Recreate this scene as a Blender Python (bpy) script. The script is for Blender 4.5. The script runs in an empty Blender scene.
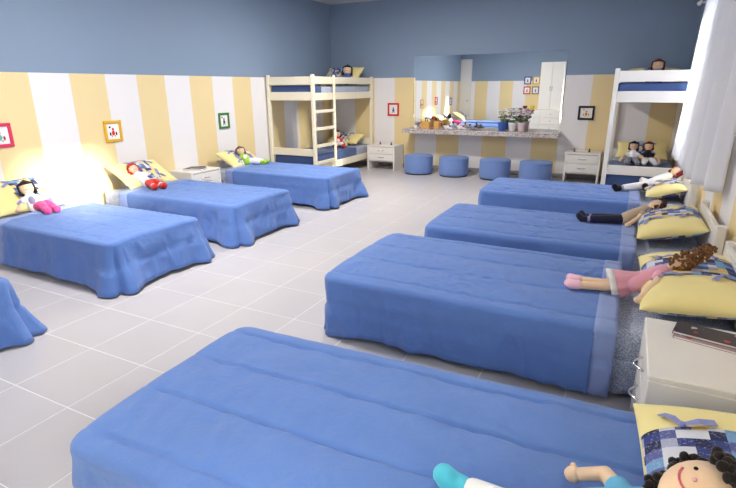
import bpy, bmesh, math, random
from mathutils import Vector, Matrix, noise

# ------------------------------------------------------------------ camera, world, sun, exposure
SC = bpy.context.scene
COL = SC.collection
cam = bpy.data.objects.new('camera', bpy.data.cameras.new('camera')); COL.objects.link(cam)
cam.data.sensor_width = 36.0; cam.data.lens = 500.4 / 736 * 36
cam.data.clip_start = 0.02
_R = Vector((0.892257, 0.451476, -0.006816)); _U = Vector((-0.129375, 0.27009, 0.954103)); _F = Vector((-0.432596, 0.850424, -0.2994))
cam.matrix_world = Matrix(((_R.x, _U.x, -_F.x, 5.56), (_R.y, _U.y, -_F.y, -9.329), (_R.z, _U.z, -_F.z, 1.546), (0, 0, 0, 1)))
SC.camera = cam
SC.view_settings.view_transform = 'Standard'; SC.view_settings.look = 'None'
SC.view_settings.gamma = 1.0; SC.view_settings.use_curve_mapping = False
SC.view_settings.exposure = 0.68
SC.cycles.max_bounces = 14; SC.cycles.diffuse_bounces = 8; SC.cycles.transmission_bounces = 8
SC.cycles.sample_clamp_indirect = 12

world = bpy.data.worlds.new('sky'); SC.world = world; world.use_nodes = True
bg = world.node_tree.nodes['Background']
bg.inputs['Color'].default_value = (0.86, 0.93, 1.0, 1); bg.inputs['Strength'].default_value = 11.0

sun = bpy.data.objects.new('sun', bpy.data.lights.new('sun', 'SUN')); COL.objects.link(sun)
sun.data.energy = 20.0; sun.data.angle = math.radians(5); sun.data.color = (1.0, 0.93, 0.82)
sun.rotation_euler = Vector((-6.28, 1.7, -1.25)).to_track_quat('-Z', 'Y').to_euler()

# ------------------------------------------------------------------ node material helpers
def lin(c):
    return tuple((v / 12.92 if v <= 0.04045 else ((v + 0.055) / 1.055) ** 2.4) for v in [x / 255 for x in c]) + (1,)
class NM:
    def __init__(s, name, rough=0.6, spec=0.3):
        s.m = bpy.data.materials.new(name); s.m.use_nodes = True
        s.t = s.m.node_tree; s.p = s.t.nodes['Principled BSDF']
        s.p.inputs['Roughness'].default_value = rough; s.p.inputs['Specular IOR Level'].default_value = spec
    def n(s, typ, **kw):
        nd = s.t.nodes.new(typ)
        for k, v in kw.items():
            if k.startswith('i_'):
                key = k[2:].replace('_', ' ')
                nd.inputs[int(key) if key.isdigit() else key].default_value = v
            else: setattr(nd, k, v)
        return nd
    def l(s, a, b): s.t.links.new(a, b)
    def coord(s, kind='Object'): return s.n('ShaderNodeTexCoord').outputs[kind]
    def math(s, op, a, b=None):
        nd = s.n('ShaderNodeMath', operation=op)
        for i, v in enumerate((a, b)):
            if v is None: continue
            if isinstance(v, (int, float)): nd.inputs[i].default_value = v
            else: s.l(v, nd.inputs[i])
        return nd.outputs[0]
    def mix(s, f, a, b, blend='MIX'):
        nd = s.n('ShaderNodeMix', data_type='RGBA', blend_type=blend)
        for sock, v in ((nd.inputs['Factor'], f), (nd.inputs['A'], a), (nd.inputs['B'], b)):
            if isinstance(v, (int, float)): sock.default_value = v
            elif isinstance(v, tuple): sock.default_value = v
            else: s.l(v, sock)
        return nd.outputs['Result']
    def noise(s, scale, detail=3, vec=None, rough=0.55):
        nd = s.n('ShaderNodeTexNoise'); nd.inputs['Scale'].default_value = scale; nd.inputs['Detail'].default_value = detail
        nd.inputs['Roughness'].default_value = rough
        s.l(vec if vec is not None else s.coord(), nd.inputs['Vector']); return nd.outputs['Fac']
    def ramp(s, fac, stops, interp='LINEAR'):
        nd = s.n('ShaderNodeValToRGB'); cr = nd.color_ramp; cr.interpolation = interp
        while len(cr.elements) < len(stops): cr.elements.new(0.5)
        for e, (p, c) in zip(cr.elements, stops): e.position = p; e.color = c
        s.l(fac, nd.inputs['Fac']); return nd.outputs['Color']
    def bump(s, h, strength, dist=0.005):
        nd = s.n('ShaderNodeBump'); nd.inputs['Strength'].default_value = strength; nd.inputs['Distance'].default_value = dist
        s.l(h, nd.inputs['Height']); s.l(nd.outputs['Normal'], s.p.inputs['Normal'])
    def col(s, c):
        if isinstance(c, tuple): s.p.inputs['Base Color'].default_value = c
        else: s.l(c, s.p.inputs['Base Color'])

def plain(name, c, rough=0.6, spec=0.3, var=0.06, scale=9, bump=0.0, bscale=200, metal=0.0):
    k = NM(name, rough, spec); c = lin(c)
    d = tuple(v * (1 - var) for v in c[:3]) + (1,); e = tuple(min(1, v * (1 + var)) for v in c[:3]) + (1,)
    k.col(k.mix(k.noise(scale), d, e)); k.p.inputs['Metallic'].default_value = metal
    if bump: k.bump(k.noise(bscale, 2), bump, 0.002)
    return k.m
def fabric(name, c, var=0.08, weave=900, sheen=0.2, wr=0.55):
    k = NM(name, 0.85, 0.15); c = lin(c)
    d = tuple(v * (1 - var) for v in c[:3]) + (1,); e = tuple(min(1, v * (1 + var)) for v in c[:3]) + (1,)
    k.col(k.mix(k.noise(7, 4), d, e))
    k.p.inputs['Sheen Weight'].default_value = sheen
    h = k.math('ADD', k.math('MULTIPLY', k.noise(weave, 1), 0.15), k.noise(22, 4, rough=0.65))
    k.bump(h, wr, 0.012); return k.m
BLUE_WALL = lin((135, 155, 180)); TAN = lin((237, 215, 163)); CREAM = lin((238, 235, 236))
def wall_mat(name, axis, origin, period):
    k = NM(name, 0.55, 0.25)
    sep = k.n('ShaderNodeSeparateXYZ'); geo = k.n('ShaderNodeNewGeometry'); k.l(geo.outputs['Position'], sep.inputs[0])
    f = k.math('FRACT', k.math('DIVIDE', k.math('SUBTRACT', sep.outputs[axis], origin), period))
    stripe = k.mix(k.math('LESS_THAN', f, 0.5), CREAM, TAN)
    low = k.math('LESS_THAN', sep.outputs[2], 1.712)
    c = k.mix(low, BLUE_WALL, stripe)
    c = k.mix(k.math('MULTIPLY', k.noise(1.3, 4), 0.10), c, lin((150, 140, 120)))
    k.col(c); k.bump(k.noise(90, 3), 0.12, 0.003); return k.m
M = {}
M['wall_left'] = wall_mat('striped_paint_left', 1, -5.63, 0.8755)
M['wall_back'] = wall_mat('striped_paint_back', 0, 2.307 - 0.8836, 0.8836)
M['ceiling'] = plain('ceiling_paint', (206, 204, 204), 0.8, 0.1, 0.03)
M['baseboard'] = plain('grey_tile_base', (150, 147, 148), 0.4, 0.4)
def tile_mat():
    k = NM('floor_tile', 0.33, 0.4)
    oi = k.n('ShaderNodeObjectInfo')
    g = k.n('ShaderNodeNewGeometry').outputs['Position']
    a = k.mix(k.noise(2.2, 6, g, 0.62), lin((183, 179, 183)), lin((199, 195, 198)))
    a = k.mix(k.math('MULTIPLY', oi.outputs['Random'], 0.35), a, lin((188, 184, 187)))
    k.col(a); k.bump(k.noise(60, 3, g), 0.05, 0.002)
    return k.m
M['tile'] = tile_mat()
M['grout'] = plain('white_grout', (234, 231, 232), 0.8, 0.1, 0.03)
M['white'] = plain('white_lacquer', (232, 228, 222), 0.38, 0.4, 0.02)
M['cream_wood'] = plain('cream_lacquered_wood', (240, 232, 208), 0.42, 0.35, 0.03)
M['quilt'] = fabric('blue_quilt', (98, 131, 197), 0.07)
M['trim'] = fabric('lavender_trim', (138, 156, 206), 0.05)
def sheet_mat():
    k = NM('speckled_sheet', 0.85, 0.15)
    v = k.noise(130, 2)
    k.col(k.ramp(v, [(0.40, lin((140, 154, 186))), (0.50, lin((178, 187, 207))), (0.6, lin((206, 210, 222)))]))
    k.bump(k.noise(24, 4), 0.3, 0.01); return k.m
M['sheet'] = sheet_mat()
M['mattress_blue'] = fabric('navy_mattress_cover', (70, 92, 142), 0.06)
M['yellow'] = fabric('yellow_cotton', (240, 224, 156), 0.05, wr=0.2)
M['ribbon'] = fabric('periwinkle_ribbon', (136, 142, 200), 0.05, wr=0.1)
def patch_mat():
    k = NM('patchwork', 0.85, 0.15)
    mp = k.n('ShaderNodeMapping'); mp.inputs['Scale'].default_value = (24, 24, 0.001); k.l(k.coord(), mp.inputs['Vector'])
    fl = k.n('ShaderNodeVectorMath', operation='FLOOR'); k.l(mp.outputs[0], fl.inputs[0])
    wn = k.n('ShaderNodeTexWhiteNoise', noise_dimensions='2D'); k.l(fl.outputs[0], wn.inputs['Vector'])
    c = k.ramp(wn.outputs['Value'], [(0, lin((62, 74, 132))), (0.22, lin((214, 216, 226))), (0.36, lin((98, 104, 160))), (0.52, lin((232, 206, 132))), (0.64, lin((122, 164, 206))), (0.8, lin((52, 56, 92))), (0.9, lin((170, 176, 204)))], 'CONSTANT')
    sp = k.math('GREATER_THAN', k.noise(120, 2), 0.6)
    c = k.mix(k.math('MULTIPLY', sp, 0.25), c, lin((225, 225, 235)))
    k.col(c); k.bump(k.noise(30, 3), 0.25, 0.008); return k.m
M['patch'] = patch_mat()
def granite_mat():
    k = NM('granite', 0.2, 0.5)
    k.col(k.ramp(k.noise(75, 4, rough=0.7), [(0.36, lin((92, 84, 84))), (0.48, lin((176, 166, 164))), (0.62, lin((232, 226, 224)))])); return k.m
M['granite'] = granite_mat()
def mirror_mat():
    k = NM('mirror_silver', 0.0, 0.5); k.col((0.86, 0.88, 0.87, 1)); k.p.inputs['Metallic'].default_value = 1.0
    return k.m
M['mirror'] = mirror_mat()
def curtain_mat():
    k = NM('white_voile', 0.9, 0.1)
    t = k.t; out = t.nodes['Material Output']
    d = k.n('ShaderNodeBsdfDiffuse'); d.inputs['Color'].default_value = lin((240, 240, 244))
    tr = k.n('ShaderNodeBsdfTranslucent'); tr.inputs['Color'].default_value = lin((244, 244, 248))
    mx = k.n('ShaderNodeMixShader'); 
    f = k.n('ShaderNodeMapRange'); f.inputs['To Min'].default_value = 0.2; f.inputs['To Max'].default_value = 0.3
    k.l(k.noise(300, 2), f.inputs['Value']); k.l(f.outputs[0], mx.inputs[0])
    k.l(d.outputs[0], mx.inputs[1]); k.l(tr.outputs[0], mx.inputs[2]); k.l(mx.outputs[0], out.inputs['Surface']); return k.m
M['curtain'] = curtain_mat()
def glass_mat():
    k = NM('window_glass'); out = k.t.nodes['Material Output']
    a = k.n('ShaderNodeBsdfTransparent'); a.inputs['Color'].default_value = (0.95, 0.97, 0.96, 1)
    g = k.n('ShaderNodeBsdfGlossy'); g.inputs['Roughness'].default_value = 0.02
    mx = k.n('ShaderNodeMixShader'); fr = k.n('ShaderNodeFresnel'); fr.inputs['IOR'].default_value = 1.2
    k.l(fr.outputs[0], mx.inputs[0]); k.l(a.outputs[0], mx.inputs[1]); k.l(g.outputs[0], mx.inputs[2]); k.l(mx.outputs[0], out.inputs['Surface']); return k.m
M['glass'] = glass_mat()
M['chrome'] = plain('chrome', (200, 200, 204), 0.15, 0.5, 0.02, metal=1.0)
M['ottoman'] = fabric('periwinkle_upholstery', (112, 138, 192), 0.05, wr=0.12)
M['skin'] = fabric('doll_skin_cloth', (232, 200, 168), 0.04, wr=0.15)
COLS = {}
def C(name, rgb, rough=0.8):
    if name not in COLS: COLS[name] = fabric('cloth_' + name, rgb, 0.08, wr=0.2) if rough > 0.7 else plain('paint_' + name, rgb, rough)
    return COLS[name]
BLACKH = C('black_yarn', (34, 28, 28)); BROWNH = C('brown_yarn', (128, 84, 50)); REDH = C('red_yarn', (196, 52, 40)); DBROWN = C('dark_brown_yarn', (62, 42, 36)); AUBURN = C('auburn_yarn', (120, 44, 36))
MAG = C('magenta', (226, 70, 140)); PINK = C('pink', (232, 168, 186)); LPINK = C('light_pink', (238, 190, 206)); WHITE = C('white_cloth', (238, 236, 238)); RED = C('red', (212, 52, 42))
GREEN = C('lime', (160, 200, 74)); NAVY = C('navy', (38, 40, 66)); TURQ = C('turquoise', (84, 190, 214)); SKYB = C('sky_blue', (98, 178, 218)); GREY = C('grey_cloth', (150, 150, 162)); BLK = C('black_cloth', (30, 30, 34)); BROWN = C('brown_cloth', (120, 92, 66)); BLUEC = C('blue_cloth', (70, 96, 150)); CRIM = C('crimson', (150, 40, 60))
LAV = C('lavender_cloth', (150, 140, 190))

# ------------------------------------------------------------------ geometry helpers
class MB:
    def __init__(s): s.v = []; s.f = []
    def add(s, vs, fs):
        o = len(s.v); s.v += [tuple(v) for v in vs]; s.f += [tuple(i + o for i in f) for f in fs]; return s
    def box(s, x0, x1, y0, y1, z0, z1, b=0.004):
        if x0 > x1: x0, x1 = x1, x0
        if y0 > y1: y0, y1 = y1, y0
        b = min(b, (x1 - x0) * .45, (y1 - y0) * .45, (z1 - z0) * .45)
        bm = bmesh.new(); bmesh.ops.create_cube(bm, size=1)
        for v in bm.verts: v.co = Vector(((x0 + x1) / 2 + v.co.x * (x1 - x0), (y0 + y1) / 2 + v.co.y * (y1 - y0), (z0 + z1) / 2 + v.co.z * (z1 - z0)))
        if b > 0: bmesh.ops.bevel(bm, geom=bm.edges[:], offset=b, segments=1, affect='EDGES')
        bm.verts.index_update(); s.add([v.co[:] for v in bm.verts], [[v.index for v in f.verts] for f in bm.faces]); bm.free(); return s
    def tube(s, pts, rads, seg=10, flat=1.0):
        """tapering tube along a polyline with rounded ends"""
        P = [Vector(p) for p in pts]; R = list(rads) if hasattr(rads, '__len__') else [rads] * len(P)
        d0 = (P[0] - P[1]).normalized(); d1 = (P[-1] - P[-2]).normalized()
        PP, RR = [], []
        for a in (0.95, 0.7, 0.35): PP.append(P[0] + d0 * R[0] * a); RR.append(R[0] * math.sqrt(1 - a * a))
        PP += P; RR += R
        for a in (0.35, 0.7, 0.95): PP.append(P[-1] + d1 * R[-1] * a); RR.append(R[-1] * math.sqrt(1 - a * a))
        up = Vector((0, 0, 1)); vs = []; n = len(PP)
        for i, p in enumerate(PP):
            d = (PP[min(i + 1, n - 1)] - PP[max(i - 1, 0)]).normalized()
            if abs(d.dot(up)) > 0.95: a = d.cross(Vector((1, 0, 0))).normalized()
            else: a = d.cross(up).normalized()
            b = a.cross(d).normalized()
            for k in range(seg):
                t = 2 * math.pi * k / seg; vs.append(p + (a * math.cos(t) + b * math.sin(t) * flat) * RR[i])
        fs = [[i * seg + k, i * seg + (k + 1) % seg, (i + 1) * seg + (k + 1) % seg, (i + 1) * seg + k] for i in range(n - 1) for k in range(seg)]
        fs += [list(range(seg))[::-1], [(n - 1) * seg + k for k in range(seg)]]
        return s.add(vs, fs)
    def ell(s, c, r, seg=14, rings=9, M3=None):
        r = r if hasattr(r, '__len__') else (r, r, r); c = Vector(c); vs = []
        for i in range(rings + 1):
            th = math.pi * i / rings
            for k in range(seg):
                ph = 2 * math.pi * k / seg
                p = Vector((r[0] * math.sin(th) * math.cos(ph), r[1] * math.sin(th) * math.sin(ph), r[2] * math.cos(th)))
                if M3 is not None: p = M3 @ p
                vs.append(c + p)
        fs = [[i * seg + k, (i + 1) * seg + k, (i + 1) * seg + (k + 1) % seg, i * seg + (k + 1) % seg] for i in range(rings) for k in range(seg)]
        return s.add(vs, fs)
    def lathe(s, prof, seg=32, c=(0, 0, 0)):
        vs = [(c[0] + r * math.cos(2 * math.pi * k / seg), c[1] + r * math.sin(2 * math.pi * k / seg), c[2] + z) for r, z in prof for k in range(seg)]
        n = len(prof)
        fs = [[i * seg + k, i * seg + (k + 1) % seg, (i + 1) * seg + (k + 1) % seg, (i + 1) * seg + k] for i in range(n - 1) for k in range(seg)]
        fs += [list(range(seg))[::-1], [(n - 1) * seg + k for k in range(seg)]]
        return s.add(vs, fs)
    def grid(s, rows):
        n = len(rows[0]); vs = [p for r in rows for p in r]
        return s.add(vs, [[i * n + j, i * n + j + 1, (i + 1) * n + j + 1, (i + 1) * n + j] for i in range(len(rows) - 1) for j in range(n - 1)])
def mesh(name, mb, mat, smooth=False):
    me = bpy.data.meshes.new(name); me.from_pydata(mb.v, [], mb.f); me.update()
    bm = bmesh.new(); bm.from_mesh(me); bmesh.ops.remove_doubles(bm, verts=bm.verts[:], dist=1e-6); bmesh.ops.recalc_face_normals(bm, faces=bm.faces[:]); bm.to_mesh(me); bm.free()
    me.materials.append(mat)
    if smooth: me.polygons.foreach_set('use_smooth', [True] * len(me.polygons))
    return me
def link(name, me, parent=None, loc=(0, 0, 0), rot=(0, 0, 0)):
    o = bpy.data.objects.new(name, me); COL.objects.link(o); o.location = loc; o.rotation_euler = rot
    if parent: o.parent = parent
    return o
def obj(name, mb, mat, parent=None, loc=(0, 0, 0), rot=(0, 0, 0), smooth=False, solid=0):
    o = link(name, mesh(name, mb, mat, smooth), parent, loc, rot)
    if solid:
        m = o.modifiers.new('thickness', 'SOLIDIFY'); m.thickness = solid; m.offset = -1
    return o
def tag(o, label, cat, group=None):
    o['label'] = label; o['category'] = cat
    if group: o['group'] = group
    return o
def thing(name, label, cat, loc=(0, 0, 0), rz=0, group=None):
    o = bpy.data.objects.new(name, None); COL.objects.link(o); o.empty_display_size = 0.1
    o.location = loc; o.rotation_euler = (0, 0, rz); return tag(o, label, cat, group)
def struct(name, mb, mat, label=None, **kw):
    o = obj(name, mb, mat, **kw); o['kind'] = 'structure'
    if label: o['label'] = label
    return o
PI = math.pi

# ------------------------------------------------------------------ the room
W, YR, YA, XA, H = 6.28, -9.05, -10.7, 4.35, 3.10
wl = MB().box(-0.12, 0, YR - 0.12, 0.12, -0.1, H, 0)
struct('wall_left', wl, M['wall_left'], 'left wall painted with yellow and white stripes below blue')
struct('wall_back', MB().box(0, W, 0, 0.12, -0.1, H, 0), M['wall_back'], 'far wall painted with yellow and white stripes below blue')
struct('wall_rear', MB().box(0, XA, YR - 0.12, YR, -0.1, H, 0), M['wall_back'], 'striped wall behind the camera, seen in the mirror')
struct('wall_alcove_side', MB().box(XA - 0.12, XA, YA, YR - 0.12, -0.1, H, 0), M['wall_left'], 'side wall of the entrance alcove')
struct('wall_alcove_end', MB().box(XA - 0.12, W + 0.12, YA - 0.12, YA, -0.1, H, 0), M['wall_back'], 'end wall of the entrance alcove')
WINS = [(-3.7, -2.15, 0.95, 2.3), (-8.05, -7.1, 1.5, 2.0), (-10.5, -9.2, 0.95, 2.3)]  # second opening is unseen, added and sized to throw sun on the left wall
wr = MB(); ys = sorted([YA - 0.12, 0.12] + [y for w in WINS for y in w[:2]])
for i in range(len(ys) - 1):
    w = next((w for w in WINS if abs(w[0] - ys[i]) < 1e-6), None)
    if w is None: wr.box(W, W + 0.14, ys[i], ys[i + 1], -0.1, H, 0)
    else: wr.box(W, W + 0.14, ys[i], ys[i + 1], -0.1, w[2], 0); wr.box(W, W + 0.14, ys[i], ys[i + 1], w[3], H, 0)
struct('wall_right', wr, M['wall_left'], 'right wall with windows above the bed heads')
struct('ceiling', MB().box(-0.12, W + 0.14, YA - 0.12, 0.12, H, H + 0.1, 0), M['ceiling'], 'plain pale grey ceiling')
for i, (y0, y1, z0, z1) in enumerate(WINS):
    t = thing('window_%d' % (i + 1), '', 'window', (W, (y0 + y1) / 2, z0)); del t['category']; t['kind'] = 'structure'; t['label'] = ['wide window behind the white curtains', 'small unseen window added above the nearest bed, sized for the sun patch', 'window in the entrance alcove'][i]
    hw = (y1 - y0) / 2; hh = z1 - z0; f = MB()
    f.box(0.04, 0.1, -hw, hw, 0, 0.05); f.box(0.04, 0.1, -hw, hw, hh - 0.05, hh); f.box(0.04, 0.1, -hw, -hw + 0.05, 0.05, hh - 0.05); f.box(0.04, 0.1, hw - 0.05, hw, 0.05, hh - 0.05)
    obj('window_frame', f, M['white'], t)
    obj('mullion', MB().box(0.05, 0.09, -0.025, 0.025, 0.05, hh - 0.05), M['white'], t)
    for s in (-1, 1): obj('pane', MB().box(0.066, 0.07, min(s * 0.025, s * (hw - 0.05)), max(s * 0.025, s * (hw - 0.05)), 0.05, hh - 0.05, 0), M['glass'], t)
    obj('window_sill', MB().box(-0.03, 0.14, -hw - 0.04, hw + 0.04, -0.03, 0.0), M['white'], t)
    L = bpy.data.lights.new('window_portal', 'AREA'); L.shape = 'RECTANGLE'; L.size = hh; L.size_y = y1 - y0; L.cycles.is_portal = True
    o = bpy.data.objects.new('window_portal', L); COL.objects.link(o); o.location = (W + 0.16, (y0 + y1) / 2, (z0 + z1) / 2); o.rotation_euler = (0, PI / 2, 0)
bb = 0.075
struct('baseboard_left', MB().box(0, 0.012, YR, 0, 0, bb), M['baseboard'], 'low grey skirting along the left wall')
struct('baseboard_back', MB().box(0.012, W - 0.012, -0.012, 0, 0, bb), M['baseboard'], 'low grey skirting along the far wall')
struct('baseboard_right', MB().box(W - 0.012, W, YA, 0, 0, bb), M['baseboard'], 'low grey skirting along the right wall')
struct('baseboard_rear', MB().box(0.012, XA, YR, YR + 0.012, 0, bb), M['baseboard'], 'low grey skirting along the rear wall')
# floor: white grout bed with separate tiles
T = 0.45
floor = struct('floor', MB().box(-0.05, W + 0.05, YA - 0.05, 0.05, -0.1, -0.0012, 0), M['grout'], 'pale grey tiled floor with white joints')
tm = mesh('tile', MB().box(-T / 2 + .003, T / 2 - .003, -T / 2 + .003, T / 2 - .003, -0.01, 0, 0.0006), M['tile'])
rest = MB(); xs = [0.0] + [0.0496 + T * k for k in range(14)] + [W]; yl = [0.0] + [-0.4275 + 0.0 - T * k for k in range(23)] + [YA]
for i in range(len(xs) - 1):
    for j in range(len(yl) - 1):
        a, b, c, d = xs[i], xs[i + 1], yl[j + 1], yl[j]
        if c < YR - 0.4 and b < XA: continue
        if abs(b - a - T) < 1e-3 and abs(d - c - T) < 1e-3 and c > -9.2: link('tile', tm, floor, ((a + b) / 2, (c + d) / 2, 0))
        elif b - a > 0.02 and d - c > 0.02: rest.box(a + .004, b - .004, c + .004, d - .004, -0.01, 0, 0.0006)
o = obj('edge_tiles', rest, M['tile'], floor); o['kind'] = 'stuff'

# ------------------------------------------------------------------ beds
def nz(x, y, z=0): return noise.noise(Vector((x, y, z)))
def sstep(a, b, x):
    t = max(0, min(1, (x - a) / (b - a))); return t * t * (3 - 2 * t)
def bedspread(head, foot, w, zt, seed, loc, rz, label, hem=0.035, flare=0.05, tip=0.07, trim=0.1, pleat=0.05, seam=1.0):
    t = thing('bedspread', label, 'bedspread', loc, rz, 'blue quilted bedspreads')
    rc, r = 0.045, 0.035; S = seed * 17.3; nx, ny = 120, 116; hw = w / 2 - r * .6; fx = foot - r * .6
    sp = w / 3.6
    def topz(x, y):
        z = zt + 0.016 * (1 - (y / hw) ** 4); e = sstep(0, 0.09, fx - x) * sstep(0, 0.07, hw - abs(y)); e = 0.25 + 0.75 * e
        q = abs(math.sin(PI * (y / sp + 0.5))); pk = math.exp(-(q / 0.35) ** 2); d = 0.005 * seam * (q - 1) - 0.011 * seam * math.exp(-(q / 0.1) ** 2) * (1 + 0.5 * nz(x * 9, y * 2, S))
        d += 0.010 * nz(x * 2.1 + S, y * 4.5, S) + 0.009 * nz(x * 8 + y * 6, y * 5 - x * 3, S + 5) * (0.6 + 0.6 * pk) + 0.006 * nz(x * 20 + y * 6, y * 8, S)
        m_ = max(0, nz(x * 2.5, y * 2.5, S + 60) + 0.25)
        d += 0.011 * m_ * max(0, 1 - abs(nz(x * 7 + y * 4, y * 3.5 - x * 2, S + 70)) * 7) + 0.008 * m_ * max(0, 1 - abs(nz(x * 9 - y * 7, y * 6 + x, S + 80)) * 6)
        z += d * e
        return z
    def skirt(bx, by, nxm, nym, u, p, cw, ez, crease=0):
        """u in 0..1 down the drop, p = running length, cw = corner weight"""
        n1 = 4.0 / 12
        if u < n1:
            th = u / n1 * PI / 2; out = r * math.sin(th); z = ez - r * (1 - math.cos(th))
        else:
            v = (u - n1) / (1 - n1); zh = hem + 0.012 * nz(p * 1.7, S) - cw * 0.02
            out = r + flare * v ** 1.3 + cw * tip * v ** 1.2
            out += (0.022 * v + 0.004) * nz(p * 5.5, v * 0.7, S + 9) + 0.012 * v * nz(p * 14, v, S + 3) + 0.008 * nz(p * 3, v * 4, S + 21)
            out -= 0.014 * math.exp(-((v - 0.42) / 0.05) ** 2) + crease * pleat * v ** 0.8
            out += 0.010 * max(0, 1 - abs(nz(p * 6, v * 1.5, S + 90)) * 5) * sstep(0, .25, v)
            out += 0.014 * sstep(0.0, 0.3, v) * nz(p * 9, v * 2.2, S + 40) * (1 - 0.3 * v)
            z = (ez - r) + (zh - ez + r) * v
        return (bx + nxm * out, by + nym * out, z)
    def corner(x, y):
        ax = x - (fx - rc); ay = abs(y) - (hw - rc)
        if ax > 0 and ay > 0:
            a, b = ax / rc, ay / rc; x = fx - rc + rc * a * math.sqrt(1 - b * b / 2); y = math.copysign(hw - rc + rc * b * math.sqrt(1 - a * a / 2), y)
        return x, y
    xs_ = [head + (fx - head) * (i / nx) for i in range(nx + 1)]; ys_ = [-hw + 2 * hw * j / ny for j in range(ny + 1)]
    mb = MB(); rows = []
    for x in xs_:
        row = []
        for y in ys_:
            X, Y = corner(x, y); row.append((X, Y, topz(X, Y)))
        rows.append(row)
    mb.grid(rows)
    loop = [rows[i][0] for i in range(nx + 1)] + [rows[nx][j] for j in range(1, ny + 1)] + [rows[i][ny] for i in range(nx - 1, -1, -1)]
    p = 0; cols = []; prev = loop[0]
    for (x, y, z) in loop:
        p += math.hypot(x - prev[0], y - prev[1]); prev = (x, y)
        ax = x - (fx - rc); ay = abs(y) - (hw - rc)
        if ax > 1e-6 and ay > 1e-6: l = math.hypot(ax, ay); n = (ax / l, math.copysign(ay / l, y))
        elif ay > -1e-6 and ax <= 1e-6: n = (0, math.copysign(1, y))
        else: n = (1, 0)
        d = math.hypot(fx - x, hw - abs(y)); cw = math.exp(-(d / 0.13) ** 2)
        crease = math.exp(-((n[1] ** 2 - 0.30) / 0.16) ** 2) if (ax > 1e-6 and ay > 1e-6) else 0
        cols.append([skirt(x, y, n[0], n[1], k / 16, p, cw, z, crease) for k in range(17)])
    mb.grid(cols)
    q = obj('quilt', mb, M['quilt'], t, smooth=True, solid=0.014)
    # lighter border along the head end
    tb = MB(); rws = []
    for i in range(5):
        x = head - trim + (trim + 0.006) * i / 4
        left = [skirt(x, -hw, 0, -1, k / 16, -(head - x) - 0.5, 0, topz(x, -hw) + 0.004) for k in range(16, 0, -1)]
        right = [skirt(x, hw, 0, 1, k / 16, (head - x) + 3, 0, topz(x, hw) + 0.004) for k in range(1, 17)]
        rws.append(left + [(x, y, topz(x, y) + 0.004) for y in ys_] + right)
    tb.grid(rws); obj('border', tb, M['trim'], t, smooth=True, solid=0.012)
    return t
def rbox(x0, x1, y0, y1, z0, z1, b, seed=0, amp=0.0):
    bm = bmesh.new(); bmesh.ops.create_cube(bm, size=1)
    for v in bm.verts: v.co = Vector(((x0 + x1) / 2 + v.co.x * (x1 - x0), (y0 + y1) / 2 + v.co.y * (y1 - y0), (z0 + z1) / 2 + v.co.z * (z1 - z0)))
    bmesh.ops.bevel(bm, geom=bm.edges[:], offset=b, segments=4, profile=0.5, affect='EDGES')
    bm.verts.index_update(); mb = MB().add([v.co[:] for v in bm.verts], [[v.index for v in f.verts] for f in bm.faces]); bm.free(); return mb
def bed(loc, rz, label, length=1.95, w=0.88, zt=0.40, headboard=True):
    t = thing('single_bed', label, 'bed', loc, rz, 'single beds along the side walls')
    obj('mattress', rbox(0.02, length, -w / 2, w / 2, 0.20, zt - 0.025, 0.04), M['sheet'], t, smooth=True)
    # gathered valance round the base
    rows = []; seed = loc[1]
    path = [(length - 0.02 - i * (length - 0.06) / 90, -w / 2 + 0.0) for i in range(91)] + [(0.04, -w / 2 + i * w / 40) for i in range(1, 40)] + [(0.04 + i * (length - 0.06) / 90, w / 2) for i in range(91)] + [(length - 0.02, w / 2 - i * w / 40) for i in range(1, 41)]
    for zz, a in ((0.22, 0.0), (0.14, 0.5), (0.07, 0.8), (0.03, 1.0)):
        r_ = []
        for i, (x, y) in enumerate(path):
            d = 0.012 * a * math.sin(i * 1.3 + seed) ; nx_ = 0 if 0.045 < x < length - 0.03 else (1 if x > 1 else -1); ny_ = 0 if abs(abs(y) - w / 2) > 1e-3 else math.copysign(1, y)
            r_.append((x + nx_ * d, y + ny_ * d, zz))
        rows.append(r_)
    obj('valance', MB().grid(rows), M['sheet'], t, smooth=True, solid=0.004)
    base = MB().box(0.05, length - 0.04, -w / 2 + 0.03, w / 2 - 0.03, 0.13, 0.20); obj('base', base, M['white'], t)
    for sx in (0.1, length - 0.12):
        for sy in (-1, 1): obj('leg', MB().tube([(sx, sy * (w / 2 - 0.1), 0.005), (sx, sy * (w / 2 - 0.1), 0.13)], 0.025), M['white'], t)
    if headboard:
        hb = obj('headboard', MB().box(-0.005, 0.018, -w / 2 + 0.03, w / 2 - 0.03, 0.30, 0.60), M['white'], t)
        for s in (-1, 1): obj('headboard_post', MB().box(-0.04, 0.018, s * (w / 2 + 0.0) - 0.03, s * (w / 2 + 0.0) + 0.03, 0, 0.64), M['white'], t)
        obj('headboard_cap', MB().box(-0.012, 0.019, -w / 2 + 0.03, w / 2 - 0.03, 0.601, 0.622), M['white'], t)
    return t
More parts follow.
